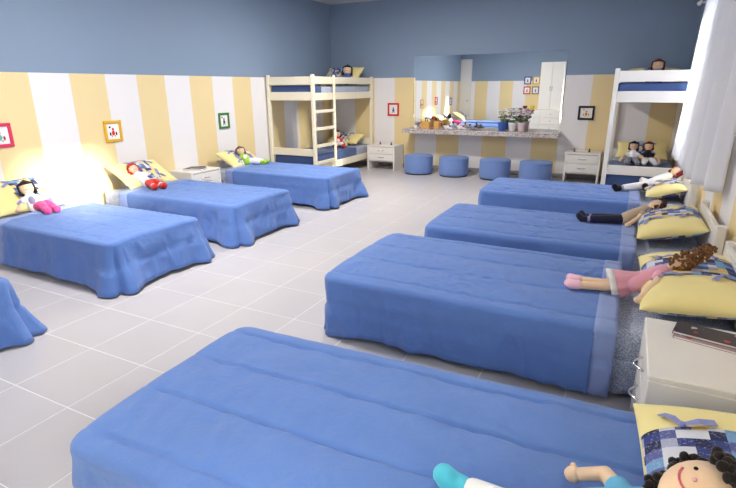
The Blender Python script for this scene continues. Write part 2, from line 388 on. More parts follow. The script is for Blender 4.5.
def pillow(loc, rz, tilt, label, w=0.78, d=0.46, h=0.15, seed=1, panel=(0.34, 0.66), roll=0.0, fat=0.5):
    loc = (loc[0], loc[1], loc[2] + 0.8 * math.sin(tilt) * d / 2)
    t = thing('pillow', label, 'pillow', loc, rz, 'yellow pillows with patchwork panels'); t.rotation_euler = (roll, tilt, rz)
    def sp_(u, v, sgn, off=0.0):
        # u across the depth (x), v along the width (y), in -1..1
        a = max(0, (1 - abs(u) ** 2.6)) * max(0, (1 - abs(v) ** 3.2))
        th = h / 2 * a ** fat
        pin = 1 - 0.07 * (u * u) * (1 - v * v) - 0.02; pin2 = 1 - 0.06 * (v * v) * (1 - u * u)
        x = u * d / 2 * (1 - 0.09 * (1 - v * v) * abs(u) ** 3 * 0.6); y = v * w / 2 * (1 - 0.07 * (1 - u * u) * abs(v) ** 3)
        z = h / 2 + sgn * (th + off) + 0.006 * nz(x * 9 + seed * 7, y * 9, sgn) * a + (0.008 * nz(x * 5, y * 5 + seed * 3, 2))
        return (x, y, z)
    n = 26; mb = MB()
    us = [-math.cos(PI * i / n) for i in range(n + 1)]
    mb.grid([[sp_(u, v, 1) for v in us] for u in us]); mb.grid([[sp_(u, v, -1) for v in us] for u in us])
    obj('pillow_case', mb, M['yellow'], t, smooth=True)
    v0, v1 = panel[0] * 2 - 1, panel[1] * 2 - 1; pv = [v0 + (v1 - v0) * i / 18 for i in range(19)]
    for sg in (1, -1):
        if sg < 0: pv = [-0.97 + 1.94 * i / 18 for i in range(19)]
        pb = MB().grid([[sp_(u * 0.985, v, sg, 0.003) for v in pv] for u in us]); obj('patchwork_panel', pb, M['patch'], t, smooth=True, solid=0.002)
    for v in (v0, v1):
        for u in (-0.55, 0.55):
            c = Vector(sp_(u, v, 1, 0.012)); s = 1 if v == v1 else -1; rb = MB()
            for k, (dx, dy) in enumerate(((0.05, 0.075 * s), (-0.09, 0.02 * s))):
                e = Vector(sp_(max(-.95, min(.95, u + dx * 2 / d)), max(-.97, min(.97, v + dy * 2 / w)), 1, 0.010)); m = (c + e) / 2 + Vector((0, 0, 0.008))
                pr = Vector((e.y - c.y, c.x - e.x, 0)).normalized() * 0.013
                rb.grid([[p_ - pr * k_, p_ + pr * k_] for p_, k_ in ((c, .5), (m, 1.0), (e, 1.1))])
            rb.ell(c, (0.012, 0.012, 0.008), 8, 5)
            obj('ribbon_tie', rb, M['ribbon'], t, solid=0.002)
    return t

# loc x: wall side, beds run out from the wall; right-hand beds are turned round
LB = [(-8.20, 0.95), (-6.50, 0.92), (-5.08, 0.96), (-3.30, 0.94)]
LN = ['beside the rear wall, only its foot corner showing', 'with the pink-shoed doll at its head', 'with the red-haired doll at its head', 'with the green doll, next to the bunk bed']
for i, (yc, w) in enumerate(LB):
    bed((0.04, yc, 0), 0, 'single bed against the left wall ' + LN[i], 1.98, w - 0.12, 0.40, False)
    bedspread((0.56, 0.66, 0.52, 0.5)[i], 2.10 if i else 2.18, w, 0.41, i + 1, (0.04, yc, 0), 0, 'blue quilted bedspread on the left-wall bed ' + LN[i], trim=0.13, flare=0.04, tip=0.085, pleat=0.09, seam=0.35)
RB = [(-3.22, 0.98, 0.0), (-4.93, 1.0, 0.02), (-6.27, 1.10, 0.18), (-7.965, 0.96, 0.165)]
RN = ['nearest the far wall, beside the bunk', 'third from the front, under the curtain', 'with the pink-dressed doll, beside the nightstand with magazines', 'closest to the camera, in the bottom foreground']
for i, (yc, w, dx) in enumerate(RB):
    rz = PI + (0.04 if i == 3 else 0)
    bed((6.2, yc, 0), rz, 'single bed against the right wall ' + RN[i], 1.95 + dx, w - 0.12, 0.40, True)
    bedspread((0.53, 0.57, 0.655, 0.38)[i], 2.06 + dx, w, 0.41, 11 + i, (6.2, yc, 0), rz, 'blue quilted bedspread on the right-wall bed ' + RN[i], trim=0.1, flare=0.005, tip=0.03)

# pillows
PL = 'yellow pillow with patchwork panel '
pillow((0.26, -6.48, 0.385), 0, 0.55, PL + 'propped on the wall behind the pink-shoed doll', seed=2)
pillow((0.26, -5.10, 0.385), 0, 0.55, PL + 'propped on the wall behind the red-haired doll', seed=3, w=0.7)
pillow((0.26, -3.32, 0.385), 0, 0.5, PL + 'propped on the wall behind the green doll', seed=4, w=0.66, d=0.4, h=0.13, panel=(0.3, 0.75))
pillow((0.30, -8.20, 0.40), 0, 0.6, PL + 'on the left bed beside the rear wall', seed=14)
pillow((6.02, -3.12, 0.38), PI, 0.25, PL + 'on the right bed next to the bunk', seed=5, w=0.64, d=0.38, h=0.13)
pillow((5.97, -4.82, 0.38), PI, 0.25, PL + 'under the dark-haired doll with navy shoes', seed=6, h=0.16)
pillow((5.99, -6.2, 0.385), PI, 0.12, PL + 'under the curly brown-haired doll', seed=7, w=0.92, d=0.5, h=0.18)
pd = pillow((6.0, -7.97, 0.385), PI + 0.04, 0.12, PL + 'in the front right corner, under the smiling doll', seed=8, w=0.9, d=0.54, h=0.17, panel=(0.25, 0.95))
st = MB(); ring = [(0.044 * (1 if k % 2 == 0 else 0.45) * math.cos(k * PI / 5), 0.044 * (1 if k % 2 == 0 else 0.45) * math.sin(k * PI / 5), 0) for k in range(10)]
st.add(ring + [(0, 0, 0.004)], [(k, (k + 1) % 10, 10) for k in range(10)])
obj('star_applique', st, C('gold_cloth', (226, 190, 96)), pd, (0.06, 0.02, 0.182), (0, 0, 0.3), solid=0.004)

# ------------------------------------------------------------------ rag dolls
def doll(label, J, hair, shirt, legs=None, shoes=None, skirt=None, curly=False, hair_len=0.0, R=1.0, face=(0, 0, 1), sock=None, headr=0.062, group='rag dolls on the beds', chest=None, smile=False, side=None):
    V = {k: Vector(v) for k, v in J.items()}
    root = V['hip'].copy(); root.z = min(v.z for v in V.values()) - 0.02
    t = thing('rag_doll', label, 'doll', root, 0, group)
    P = {k: v - root for k, v in V.items()}
    f = Vector(face).normalized(); rnd = random.Random(label)
    up = (P['head'] - P['neck']).normalized(); f = (f - up * f.dot(up)).normalized(); s = up.cross(f).normalized()
    M3 = Matrix((s, f, up)).transposed()
    b = MB(); b.tube([P['neck'] - up * 0.02 * R, P['head']], [0.024 * R, 0.022 * R])
    b.tube([P['neck'], P['neck'].lerp(P['hip'], 0.5), P['hip']], [0.04 * R, 0.05 * R, 0.052 * R], 12)
    for k in ('l', 'r'):
        if 'hand_' + k in P:
            e = P.get('elbow_' + k, (P['neck'] + P['hand_' + k]) / 2); d = (P['hand_' + k] - e).normalized()
            b.tube([P['neck'].lerp(P['hip'], 0.12).lerp(e, 0.12), e, P['hand_' + k] - d * 0.02], [0.026 * R, 0.022 * R, 0.019 * R])
            b.ell(P['hand_' + k], (0.026 * R, 0.026 * R, 0.022 * R), 10, 7)
            th = d.cross(f).normalized() if abs(d.dot(f)) < .9 else s
            b.tube([P['hand_' + k] - d * .005, P['hand_' + k] + th * 0.028 * R], [0.01 * R, 0.009 * R], 8)
        if 'foot_' + k in P:
            kn = P.get('knee_' + k, (P['hip'] + P['foot_' + k]) / 2)
            b.tube([P['hip'], kn, P['foot_' + k]], [0.036 * R, 0.03 * R, 0.026 * R])
    hr = headr * R
    obj('body', b, M['skin'], t, smooth=True)
    hd = obj('head', MB().ell(P['head'], (hr * 0.95, hr * 0.86, hr * 1.05), 20, 14, M3), M['skin'], t, smooth=True)
    for sg in (-1, 1):
        obj('eye', MB().ell(P['head'] + f * hr * 0.80 + s * sg * hr * 0.32 + up * hr * 0.08, hr * 0.06, 8, 6), BLK, hd)
    mo = MB(); pts = []
    for i in range(9):
        a = -1.05 + 2.1 * i / 8; x = math.sin(a) * hr * 0.5; z = -math.cos(a) * hr * 0.42 + hr * 0.0
        y = 0.86 * hr * math.sqrt(max(0.05, 1 - (x / (hr * .95)) ** 2 - (z / (hr * 1.05)) ** 2)); pts.append(P['head'] + s * x + up * z + f * y)
    mo.tube(pts, hr * 0.035, 6); obj('mouth', mo, C('rose_thread', (206, 96, 110)), hd)
    # nose stitch
    obj('nose', MB().ell(P['head'] + f * hr * 0.86 - up * hr * 0.08, hr * 0.06, 8, 6), PINK, hd)
    h = MB()
    if curly:
        for i in range(420):
            a = rnd.uniform(0, 2 * PI); zc = rnd.uniform(-0.95, 1.0); rr = math.sqrt(1 - zc * zc)
            d = Vector((math.cos(a) * rr, math.sin(a) * rr, zc))
            if d.y > 0.1 and d.z < 0.55: continue
            k = rnd.uniform(0.88, 1.2); c = P['head'] + M3 @ Vector((d.x * hr * k * 1.05, d.y * hr * k, d.z * hr * k * 1.12))
            if hair_len and rnd.random() < 0.6: q = rnd.random(); c = P['head'] + (c - P['head']) * (1 - 0.35 * q) + up * q * hair_len
            h.ell(c, [hr * rnd.uniform(0.12, 0.2) for _ in range(3)], 7, 5)
    else:
        for i in range(70):
            a = PI * 2 * i / 70 + rnd.uniform(-.04, .04); y0 = -math.cos(a)
            top = P['head'] + M3 @ Vector((0, 0.15 * hr, 1.08 * hr))
            d = Vector((math.sin(a), -math.cos(a) * 0.9, 0)); dn = -0.25 if d.y > 0.35 else 0.55 + hair_len / hr * rnd.uniform(.7, 1)
            mid = P['head'] + M3 @ Vector((d.x * hr * 1.02, d.y * hr * 1.0, hr * 0.45)); end = P['head'] + M3 @ Vector((d.x * hr * 1.1, min(d.y, .35) * hr * 1.05, -hr * dn))
            if d.y > 0.35: end = P['head'] + M3 @ Vector((d.x * hr * 0.98, d.y * hr * 0.98, hr * 0.42))
            h.tube([top, mid, end], [hr * .12, hr * .13, hr * .09], 6)
    obj('hair', h, hair, t, smooth=True)
    # clothes
    c = MB(); c.tube([P['neck'].lerp(P['hip'], 0.04), P['neck'].lerp(P['hip'], 0.5), P['neck'].lerp(P['hip'], 0.95)], [0.046 * R, 0.058 * R, 0.062 * R], 16)
    for k in ('l', 'r'):
        if 'hand_' + k in P:
            e = P.get('elbow_' + k, (P['neck'] + P['hand_' + k]) / 2); st = P['neck'].lerp(P['hip'], 0.12).lerp(e, 0.1)
            c.tube([st, st.lerp(e, 0.45)], [0.033 * R, 0.034 * R], 12)
    obj('shirt', c, shirt, t, smooth=True)
    if chest: obj('shirt_front', MB().ell(P['neck'].lerp(P['hip'], .5) + f * 0.045 * R, (0.03 * R, 0.018 * R, 0.05 * R), 12, 8, M3), chest, t, smooth=True)
    if skirt:
        ax = (P['hip'] - P['neck']).normalized(); kn = (P.get('knee_l', P['foot_l']) + P.get('knee_r', P['foot_r'])) / 2
        st = P['neck'].lerp(P['hip'], 0.7); en = P['hip'].lerp(kn, 0.75); ax = (en - st).normalized(); a1 = ax.cross(f).normalized(); a2 = a1.cross(ax)
        rows = []
        for i in range(7):
            u = i / 6; rr = (0.058 + 0.055 * u) * R; row = []
            for k in range(41):
                q = 2 * PI * k / 40; w_ = 1 + 0.1 * u * math.sin(q * 8); row.append(st.lerp(en, u) + (a1 * math.cos(q) + a2 * math.sin(q) * 0.62) * rr * w_)
            rows.append(row)
        sk = obj('skirt', MB().grid(rows), skirt, t, smooth=True, solid=0.004)
        obj('skirt_hem', MB().grid([[p + (p - en) * 0.015 for p in rows[5]], [p + (p - en) * 0.02 + ax * 0.006 for p in rows[6]]]), WHITE, t, smooth=True, solid=0.004)
    for k in ('l', 'r'):
        if 'foot_' + k not in P: continue
        kn = P.get('knee_' + k, (P['hip'] + P['foot_' + k]) / 2); ft = P['foot_' + k]; d = (ft - kn).normalized()
        if legs: obj('trouser_leg', MB().tube([P['hip'], kn, kn.lerp(ft, 0.55)], [0.045 * R, 0.04 * R, 0.037 * R], 12), legs, t, smooth=True)
        if sock: obj('sock', MB().tube([kn.lerp(ft, 0.35), ft], [0.031 * R, 0.03 * R], 12), sock, t, smooth=True)
        if shoes:
            tip = ft + d * 0.02 + f * 0.012; obj('shoe', MB().tube([ft - d * 0.025, ft + d * 0.01, tip + f * 0.02], [0.033 * R, 0.036 * R, 0.032 * R], 12), shoes, t, smooth=True)
    return t
# left beds
doll('rag doll with black hair and magenta shoes sitting on the left front bed', dict(head=(0.45, -6.56, 0.64), neck=(0.48, -6.56, 0.56), hip=(0.52, -6.55, 0.455), hand_l=(0.50, -6.70, 0.45), elbow_l=(0.44, -6.66, 0.50), hand_r=(0.55, -6.42, 0.46), elbow_r=(0.46, -6.43, 0.51), knee_l=(0.64, -6.56, 0.49), foot_l=(0.77, -6.59, 0.455), knee_r=(0.64, -6.49, 0.49), foot_r=(0.78, -6.51, 0.455)), BLACKH, WHITE, legs=MAG, shoes=MAG, face=(0.75, -0.5, 0.4), hair_len=0.03, chest=C('grey_print', (120, 120, 150)), headr=0.066, R=1.0)
doll('rag doll with red hair and red shoes lying on the left middle bed', dict(head=(0.37, -5.28, 0.63), neck=(0.42, -5.27, 0.565), hip=(0.52, -5.24, 0.47), hand_l=(0.42, -5.42, 0.47), elbow_l=(0.34, -5.36, 0.52), hand_r=(0.50, -5.0, 0.47), elbow_r=(0.40, -5.06, 0.54), knee_l=(0.62, -5.27, 0.48), foot_l=(0.76, -5.34, 0.455), knee_r=(0.62, -5.19, 0.48), foot_r=(0.79, -5.24, 0.455)), REDH, WHITE, legs=RED, shoes=RED, face=(0.5, -0.3, 0.8), curly=True, hair_len=0.03, sock=WHITE, R=1.0, headr=0.056)
doll('rag doll in lime green clothes lying on the left bed beside the bunk', dict(head=(0.34, -3.34, 0.63), neck=(0.38, -3.35, 0.56), hip=(0.47, -3.35, 0.47), hand_l=(0.40, -3.50, 0.46), hand_r=(0.40, -3.15, 0.47), knee_l=(0.54, -3.3, 0.49), foot_l=(0.66, -3.22, 0.455), knee_r=(0.54, -3.24, 0.49), foot_r=(0.64, -3.12, 0.455)), BROWN, GREEN, legs=WHITE, shoes=GREEN, face=(0.5, -0.4, 0.8), hair_len=0.02, R=1.05, chest=WHITE)
# right beds
doll('rag doll in white with black shoes lying on the right bed next to the bunk', dict(head=(6.12, -2.78, 0.62), neck=(6.04, -2.83, 0.57), hip=(5.87, -2.99, 0.49), hand_l=(5.84, -3.16, 0.47), hand_r=(5.84, -2.84, 0.47), knee_l=(5.70, -3.12, 0.475), foot_l=(5.545, -3.21, 0.455), knee_r=(5.78, -2.96, 0.52), foot_r=(5.82, -3.09, 0.47)), CRIM, WHITE, legs=WHITE, shoes=BLK, face=(-0.4, -0.4, 0.8), R=1.0, hair_len=0.02, headr=0.062, sock=GREY)
doll('rag doll with dark brown hair and navy shoes on the bed under the curtain', dict(head=(5.86, -4.55, 0.575), neck=(5.79, -4.60, 0.545), hip=(5.64, -4.72, 0.475), hand_l=(5.665, -4.84, 0.455), elbow_l=(5.74, -4.74, 0.50), hand_r=(5.62, -4.58, 0.46), knee_l=(5.48, -4.76, 0.465), foot_l=(5.32, -4.77, 0.45), knee_r=(5.48, -4.70, 0.465), foot_r=(5.33, -4.68, 0.45)), DBROWN, C('oat_cloth', (196, 176, 150)), legs=NAVY, shoes=NAVY, face=(0.3, 0.5, 0.8), R=0.85, curly=True, hair_len=0.05, sock=LAV, headr=0.066)
doll('rag doll in a pink dress with curly brown hair lying beside the nightstand', dict(head=(5.92, -6.24, 0.615), neck=(5.84, -6.27, 0.565), hip=(5.70, -6.35, 0.485), hand_l=(5.725, -6.56, 0.48), elbow_l=(5.80, -6.44, 0.545), hand_r=(5.64, -6.18, 0.455), elbow_r=(5.73, -6.17, 0.49), knee_l=(5.55, -6.385, 0.46), foot_l=(5.40, -6.40, 0.45), knee_r=(5.55, -6.33, 0.46), foot_r=(5.40, -6.31, 0.45)), BROWNH, PINK, skirt=PINK, shoes=LPINK, face=(0.5, 0.75, 0.35), curly=True, hair_len=0.15, R=0.82, headr=0.06)
doll('smiling rag doll with black curly hair and blue shirt in the front right corner', dict(head=(5.835, -8.11, 0.60), neck=(5.72, -8.14, 0.55), hip=(5.52, -8.20, 0.475), hand_l=(5.55, -8.0, 0.465), elbow_l=(5.63, -8.0, 0.50), hand_r=(5.58, -8.36, 0.47), elbow_r=(5.66, -8.3, 0.5), knee_l=(5.38, -8.20, 0.465), foot_l=(5.25, -8.185, 0.46), knee_r=(5.38, -8.28, 0.46), foot_r=(5.25, -8.32, 0.455)), BLACKH, SKYB, legs=WHITE, shoes=TURQ, face=(-0.25, -0.35, 0.9), curly=True, R=1.0, sock=WHITE, headr=0.09)

# ------------------------------------------------------------------ nightstands
def nightstand(loc, rz, label, w=0.55, d=0.44, h=0.50, arc=False):
    t = thing('nightstand', label, 'nightstand', loc, rz, 'white two-drawer nightstands')
    for s in (-1, 1): obj('side_panel', MB().box(0, d - .002, s * w / 2, s * (w / 2 - 0.03), 0, h - 0.025), M['white'], t)
    obj('top', MB().box(0, d, -w / 2, w / 2, h - 0.025, h), M['white'], t)
    obj('back_panel', MB().box(0, 0.015, -w / 2 + .03, w / 2 - .03, 0.16, h - 0.025), M['white'], t)
    obj('bottom_panel', MB().box(0.015, d - .02, -w / 2 + .03, w / 2 - .03, 0.16, 0.178), M['white'], t)
    for k in (0, 1):
        z0 = 0.182 + k * (h - 0.21) / 2; z1 = z0 + (h - 0.21) / 2 - 0.006
        dr = obj('drawer', MB().box(0.05, d - 0.003, -w / 2 + .033, w / 2 - .033, z0, z1), M['white'], t)
        zc = (z0 + z1) / 2; pts = [(d - .005 + 0.04 * math.sin(PI * i / 10), -0.065 + 0.13 * i / 10, zc) for i in range(11)]
        obj('handle', MB().tube(pts, 0.005, 8), M['chrome'], dr, smooth=True)
    return t
nightstand((0.02, -4.2, 0), 0, 'white nightstand between the two far left-wall beds', h=0.47)
nightstand((1.365, -0.08, 0), -PI / 2, 'white nightstand between the bunk bed and the counter', w=0.58, h=0.47)
nightstand((4.97, -0.03, 0), -PI / 2, 'white nightstand on the far wall right of the counter', w=0.54, h=0.5)
nightstand((6.22, -7.095, 0), PI, 'large white nightstand with magazines in the right foreground', w=0.56, d=0.47)
# magazines
def magazine(loc, rz, w, l, h, cover, label):
    t = thing('magazine', label, 'magazine', loc, rz, 'magazines on the nightstands')
    obj('pages', MB().box(-w / 2 + .003, w / 2 - .003, -l / 2 + .003, l / 2 - .003, 0.0015, h - .0015, 0), WHITE, t)
    obj('cover', MB().box(-w / 2, w / 2, -l / 2, l / 2, h - .0015, h, 0).box(-w / 2, w / 2, -l / 2, l / 2, 0, 0.0015, 0).box(-w / 2, -w / 2 + .002, -l / 2, l / 2, 0, h, 0), cover, t)
    return t
def print_mat(name, base, seed):
    k = NM(name, 0.35, 0.4); v = k.n('ShaderNodeTexVoronoi'); v.inputs['Scale'].default_value = 26
    mp = k.n('ShaderNodeMapping'); mp.inputs['Location'].default_value = (seed, seed * 2, 0); k.l(k.coord(), mp.inputs['Vector']); k.l(mp.outputs[0], v.inputs['Vector'])
    sp = k.math('LESS_THAN', v.outputs['Distance'], 0.32)
    hue = k.ramp(k.n('ShaderNodeSeparateColor').outputs[0], [(0, (0, 0, 0, 1)), (1, (1, 1, 1, 1))])
    sc = k.n('ShaderNodeSeparateColor'); k.l(v.outputs['Color'], sc.inputs[0])
    c = k.ramp(sc.outputs[0], [(0, lin((190, 60, 50))), (0.25, lin(base)), (0.75, lin((214, 190, 110))), (0.85, lin((200, 200, 200)))], 'CONSTANT')
    k.col(k.mix(sp, lin(base), c)); return k.m
DARKP = print_mat('dark_printed_cover', (44, 36, 48), 3.3); PINKP = print_mat('mauve_printed_cover', (164, 140, 150), 1.2)
magazine((6.045, -6.965, 0.50), -0.24, 0.36, 0.15, 0.010, PINKP, 'mauve magazine under the dark one on the right nightstand')
magazine((6.04, -6.95, 0.51), -0.22, 0.36, 0.125, 0.012, DARKP, 'dark glossy magazine on top of the right nightstand')
magazine((0.28, -4.22, 0.47), 0.3, 0.26, 0.19, 0.018, C('brown_cover', (110, 88, 66), .5), 'brown booklet lying open on the left nightstand')
magazine((0.30, -4.19, 0.488), 0.7, 0.2, 0.14, 0.012, C('dark_cover', (70, 58, 54), .5), 'small dark booklet on top of the brown one')
def pebble(loc, mat, label, r=0.022):
    t = thing('toy_figurine', label, 'figurine', loc); obj('figure_base', MB().lathe([(r * .9, 0), (r, .006), (r * .7, .012)], 14), mat, t, smooth=True)
    obj('figure', MB().tube([(0, 0, .012), (0, 0, .03)], [r * .55, r * .45]).ell((0, 0, .045), r * .5), mat, t, smooth=True)
pebble((1.27, -0.33, 0.47), C('dark_red_glaze', (70, 44, 44), .5), 'small dark figurine on the left of the nightstand by the bunk')
pebble((1.52, -0.36, 0.47), C('charcoal_glaze', (60, 58, 62), .5), 'small charcoal figurine on the right of the nightstand by the bunk')
pebble((4.82, -0.3, 0.50), C('charcoal_glaze', (60, 58, 62), .5), 'small charcoal figurine left on the nightstand under the black frame')
pebble((5.05, -0.28, 0.50), C('black_glaze', (34, 32, 36), .5), 'small black figurine right on the nightstand under the black frame')

# ------------------------------------------------------------------ bunk beds
def bunk(x0, x1, y0, y1, label, ladder_side, mat, hpost=1.745, dark=False):
    t = thing('bunk_bed', label, 'bunk bed', ((x0 + x1) / 2, y0, 0), 0, 'white wooden bunk beds')
    w = (x1 - x0) / 2; L = y1 - y0; p = 0.055
    for sx in (-1, 1):
        for yy in (0, L - p):
            obj('post', MB().box(sx * w, sx * (w - p), yy, yy + p, 0, hpost if yy == 0 else hpost - 0.01, 0.006), mat, t)
    for zz in ((0.435, 0.555), (1.34, 1.475), (1.585, 1.715)):
        for yy in (0.012, L - p + 0.012): obj('end_rail', MB().box(-w + p, w - p, yy, yy + 0.03, zz[0], zz[1]), mat, t)
    for sx in (-1, 1):
        for zz in ((0.17, 0.29), (1.34, 1.46), (1.60, 1.715)):
            obj('side_rail', MB().box(sx * (w - 0.012), sx * (w - 0.042), p, L - p, zz[0], zz[1]), mat, t)
    for zz in (0.22, 1.36):
        for k in range(9): yy = 0.12 + k * (L - 0.3) / 8; obj('slat', MB().box(-w + 0.045, w - 0.045, yy, yy + 0.07, zz, zz + 0.018), mat, t)
    for zz, cv in ((0.238, 'lower'), (1.378, 'upper')):
        m = obj('mattress', rbox(-w + 0.05, w - 0.05, 0.06, L - 0.06, zz, zz + 0.19, 0.04), M['sheet'], t, smooth=True)
        # fitted blue cover over most of the mattress
        obj('mattress_cover', rbox(-w + 0.046, w - 0.046, 0.053, L * (0.72 if cv == 'lower' else 0.16), zz + 0.003, zz + 0.2, 0.04), M['mattress_blue'], m, smooth=True)
    # ladder on the open long side
    s = ladder_side
    if not s: return t
    ld = obj('ladder', MB().box(s * (w + 0.002), s * (w + 0.035), 0.60, 0.645, 0, hpost), mat, t)
    for z in (0.30, 0.58, 0.86, 1.14): obj('rung', MB().box(s * (w - 0.008), s * (w + 0.03), 0.0565, 0.60, z, z + 0.05), mat, ld)
    return t
bunk(0.035, 0.975, -2.215, -0.05, 'cream bunk bed with ladder in the far left corner', 1, M['cream_wood'])
bunk(5.335, 6.255, -2.1, -0.05, 'white bunk bed behind the curtain in the far right corner', 0, M['white'])
pillow((0.5, -0.33, 0.43), -PI / 2, 0.35, PL + 'at the far end of the lower left bunk', seed=21, w=0.7, d=0.4)
pillow((0.5, -0.36, 1.57), -PI / 2, 0.75, PL + 'on the upper left bunk', seed=22, w=0.78, d=0.46, panel=(0.15, 0.6))
pillow((5.8, -0.36, 0.43), -PI / 2, 0.5, PL + 'on the lower right bunk', seed=23, w=0.72, d=0.42)
pillow((5.8, -0.38, 1.575), -PI / 2, 0.3, PL + 'on the upper right bunk', seed=24, w=0.72, d=0.42)
def sit(label, x, y, z, hair, shirt, legs, shoes, dx=0, dy=-1, **kw):
    a = Vector((dx, dy, 0)).normalized(); s = Vector((-a.y, a.x, 0)); o = Vector((x, y, z))
    doll(label, dict(head=o - a * .08 + Vector((0, 0, .25)), neck=o - a * .05 + Vector((0, 0, .16)), hip=o + Vector((0, 0, .05)), hand_l=o + s * .15 + a * .06 + Vector((0, 0, .04)), elbow_l=o + s * .13 + Vector((0, 0, .1)), hand_r=o - s * .15 + a * .06 + Vector((0, 0, .04)), elbow_r=o - s * .13 + Vector((0, 0, .1)), knee_l=o + s * .05 + a * .12 + Vector((0, 0, .07)), foot_l=o + s * .07 + a * .24 + Vector((0, 0, .045)), knee_r=o - s * .05 + a * .12 + Vector((0, 0, .07)), foot_r=o - s * .07 + a * .24 + Vector((0, 0, .045))), hair, shirt, legs=legs, shoes=shoes, face=(dx, dy, .3), group='rag dolls on the bunks', **kw)
sit('rag doll with black hair in blue sitting on the upper left bunk', 0.76, -0.72, 1.60, BLACKH, BLUEC, BLK, BLK, 0.3, -1, hair_len=.09, headr=.075, R=1.15)
sit('rag doll in red and white sitting on the lower left bunk', 0.62, -0.85, 0.44, DBROWN, RED, WHITE, RED, 0.6, -0.8, chest=WHITE, hair_len=.02)
sit('rag doll with auburn hair peeking over the upper right bunk', 5.82, -1.0, 1.56, AUBURN, GREY, BLUEC, BLK, -.1, -1, hair_len=.02, headr=.075)
sit('dark-haired rag doll in white on the lower right bunk, left of the pair', 5.68, -0.95, 0.44, BLACKH, WHITE, GREY, GREY, 0, -1, hair_len=.02)
sit('maroon-haired rag doll on the lower right bunk, right of the pair', 5.88, -0.92, 0.44, AUBURN, BLK, WHITE, WHITE, .1, -1, hair_len=.02)

# ------------------------------------------------------------------ counter, mirror, ottomans
ct = thing('counter', 'grey granite counter fixed to the wall below the mirror', 'counter', (3.17, 0, 0))
obj('slab', MB().box(-1.385, 1.385, -0.46, -0.001, 0.765, 0.795, 0.005), M['granite'], ct)
obj('front_edge', MB().box(-1.385, 1.385, -0.46, -0.44, 0.715, 0.7645, 0.004), M['granite'], ct)
for s in (-1, 1): obj('side_edge', MB().box(s * 1.385, s * 1.365, -0.4395, -0.001, 0.715, 0.7645, 0.004), M['granite'], ct)
tag(obj('wall_mirror', MB().box(-1.36, 1.36, -0.008, -0.001, 0.0, 1.29, 0.002), M['mirror'], None, (3.18, 0, 0.80)), 'large frameless mirror on the far wall above the counter', 'mirror')
for i, (x, y) in enumerate(((2.17, -0.57), (2.84, -0.55), (3.585, -0.55), (4.27, -0.56))):
    t = thing('ottoman', 'round blue upholstered ottoman under the counter, ' + ['leftmost of the four', 'second from the left', 'third from the left', 'rightmost of the four'][i], 'ottoman', (x, y, 0), 0.4 * i, 'round blue ottomans')
    obj('upholstery', MB().lathe([(0.25, 0.02), (0.262, 0.03), (0.265, 0.06), (0.265, 0.305), (0.262, 0.32), (0.248, 0.337), (0.2, 0.347), (0.1, 0.353), (0.01, 0.355)], 40), M['ottoman'], t, smooth=True)
    obj('piping', MB().tube([(0.263 * math.cos(a * PI / 20), 0.263 * math.sin(a * PI / 20), 0.319) for a in range(41)], 0.006, 6), M['ottoman'], t, smooth=True)
    obj('base', MB().lathe([(0.245, 0.0), (0.25, 0.02)], 40), C('dark_base', (48, 50, 62), .5), t)
ZC = 0.795
def flowerpot(loc, mat, label, seed, blossoms, S=1.0):
    t = thing('flower_pot', label, 'flower pot', loc, 0, 'pots of flowers on the counter'); rnd = random.Random(seed)
    obj('pot', MB().lathe([(0.045 * S, 0), (0.05 * S, .004), (0.066 * S, .125 * S), (0.07 * S, .13 * S), (0.07 * S, .145 * S), (0.06 * S, .145 * S), (0.055 * S, .12 * S), (0.01, .118 * S)], 24), mat, t, smooth=True)
    stems = MB(); leaves = MB(); bl = [MB() for _ in blossoms]
    for i in range(26):
        a = rnd.uniform(0, 2 * PI); r = rnd.uniform(0.02, 0.13) * S; h = rnd.uniform(.2, .37) * S
        tip = Vector((math.cos(a) * r, math.sin(a) * r * .8, h)); stems.tube([(tip.x * .2, tip.y * .2, .115 * S), tip * .6 + Vector((0, 0, .06 * S)), tip], .0025, 5)
        m = bl[i % len(bl)]
        for k in range(5): q = 2 * PI * k / 5; m.ell(tip + Vector((math.cos(q) * .016, math.sin(q) * .016, 0)) * S, (.015 * S, .015 * S, .012 * S), 6, 4)
        l = tip * .6 + Vector((rnd.uniform(-.02, .02), rnd.uniform(-.02, .02), .03)); leaves.ell(l, (.02 * S, .009 * S, .012 * S), 6, 4)
    obj('stems', stems, C('stem_green', (96, 120, 70), .6), t); obj('leaves', leaves, C('leaf_green', (110, 132, 92), .6), t, smooth=True)
    for m, c in zip(bl, blossoms): obj('blossoms', m, c, t, smooth=True)
flowerpot((3.585, -0.24, ZC), C('blue_glaze', (70, 110, 200), .4), 'blue flower pot with white blossoms on the counter', 3, [WHITE, WHITE, C('cream_petal', (240, 236, 214))])
flowerpot((3.77, -0.26, ZC), C('white_glaze', (240, 238, 238), .4), 'white flower pot with white and dark red blossoms beside the blue one', 5, [WHITE, WHITE, C('dark_red_petal', (120, 40, 50)), WHITE])
flowerpot((3.915, -0.22, ZC), C('pink_glaze', (236, 214, 218), .4), 'pale pink flower pot, rightmost of the three on the counter', 7, [WHITE, WHITE, PINK])
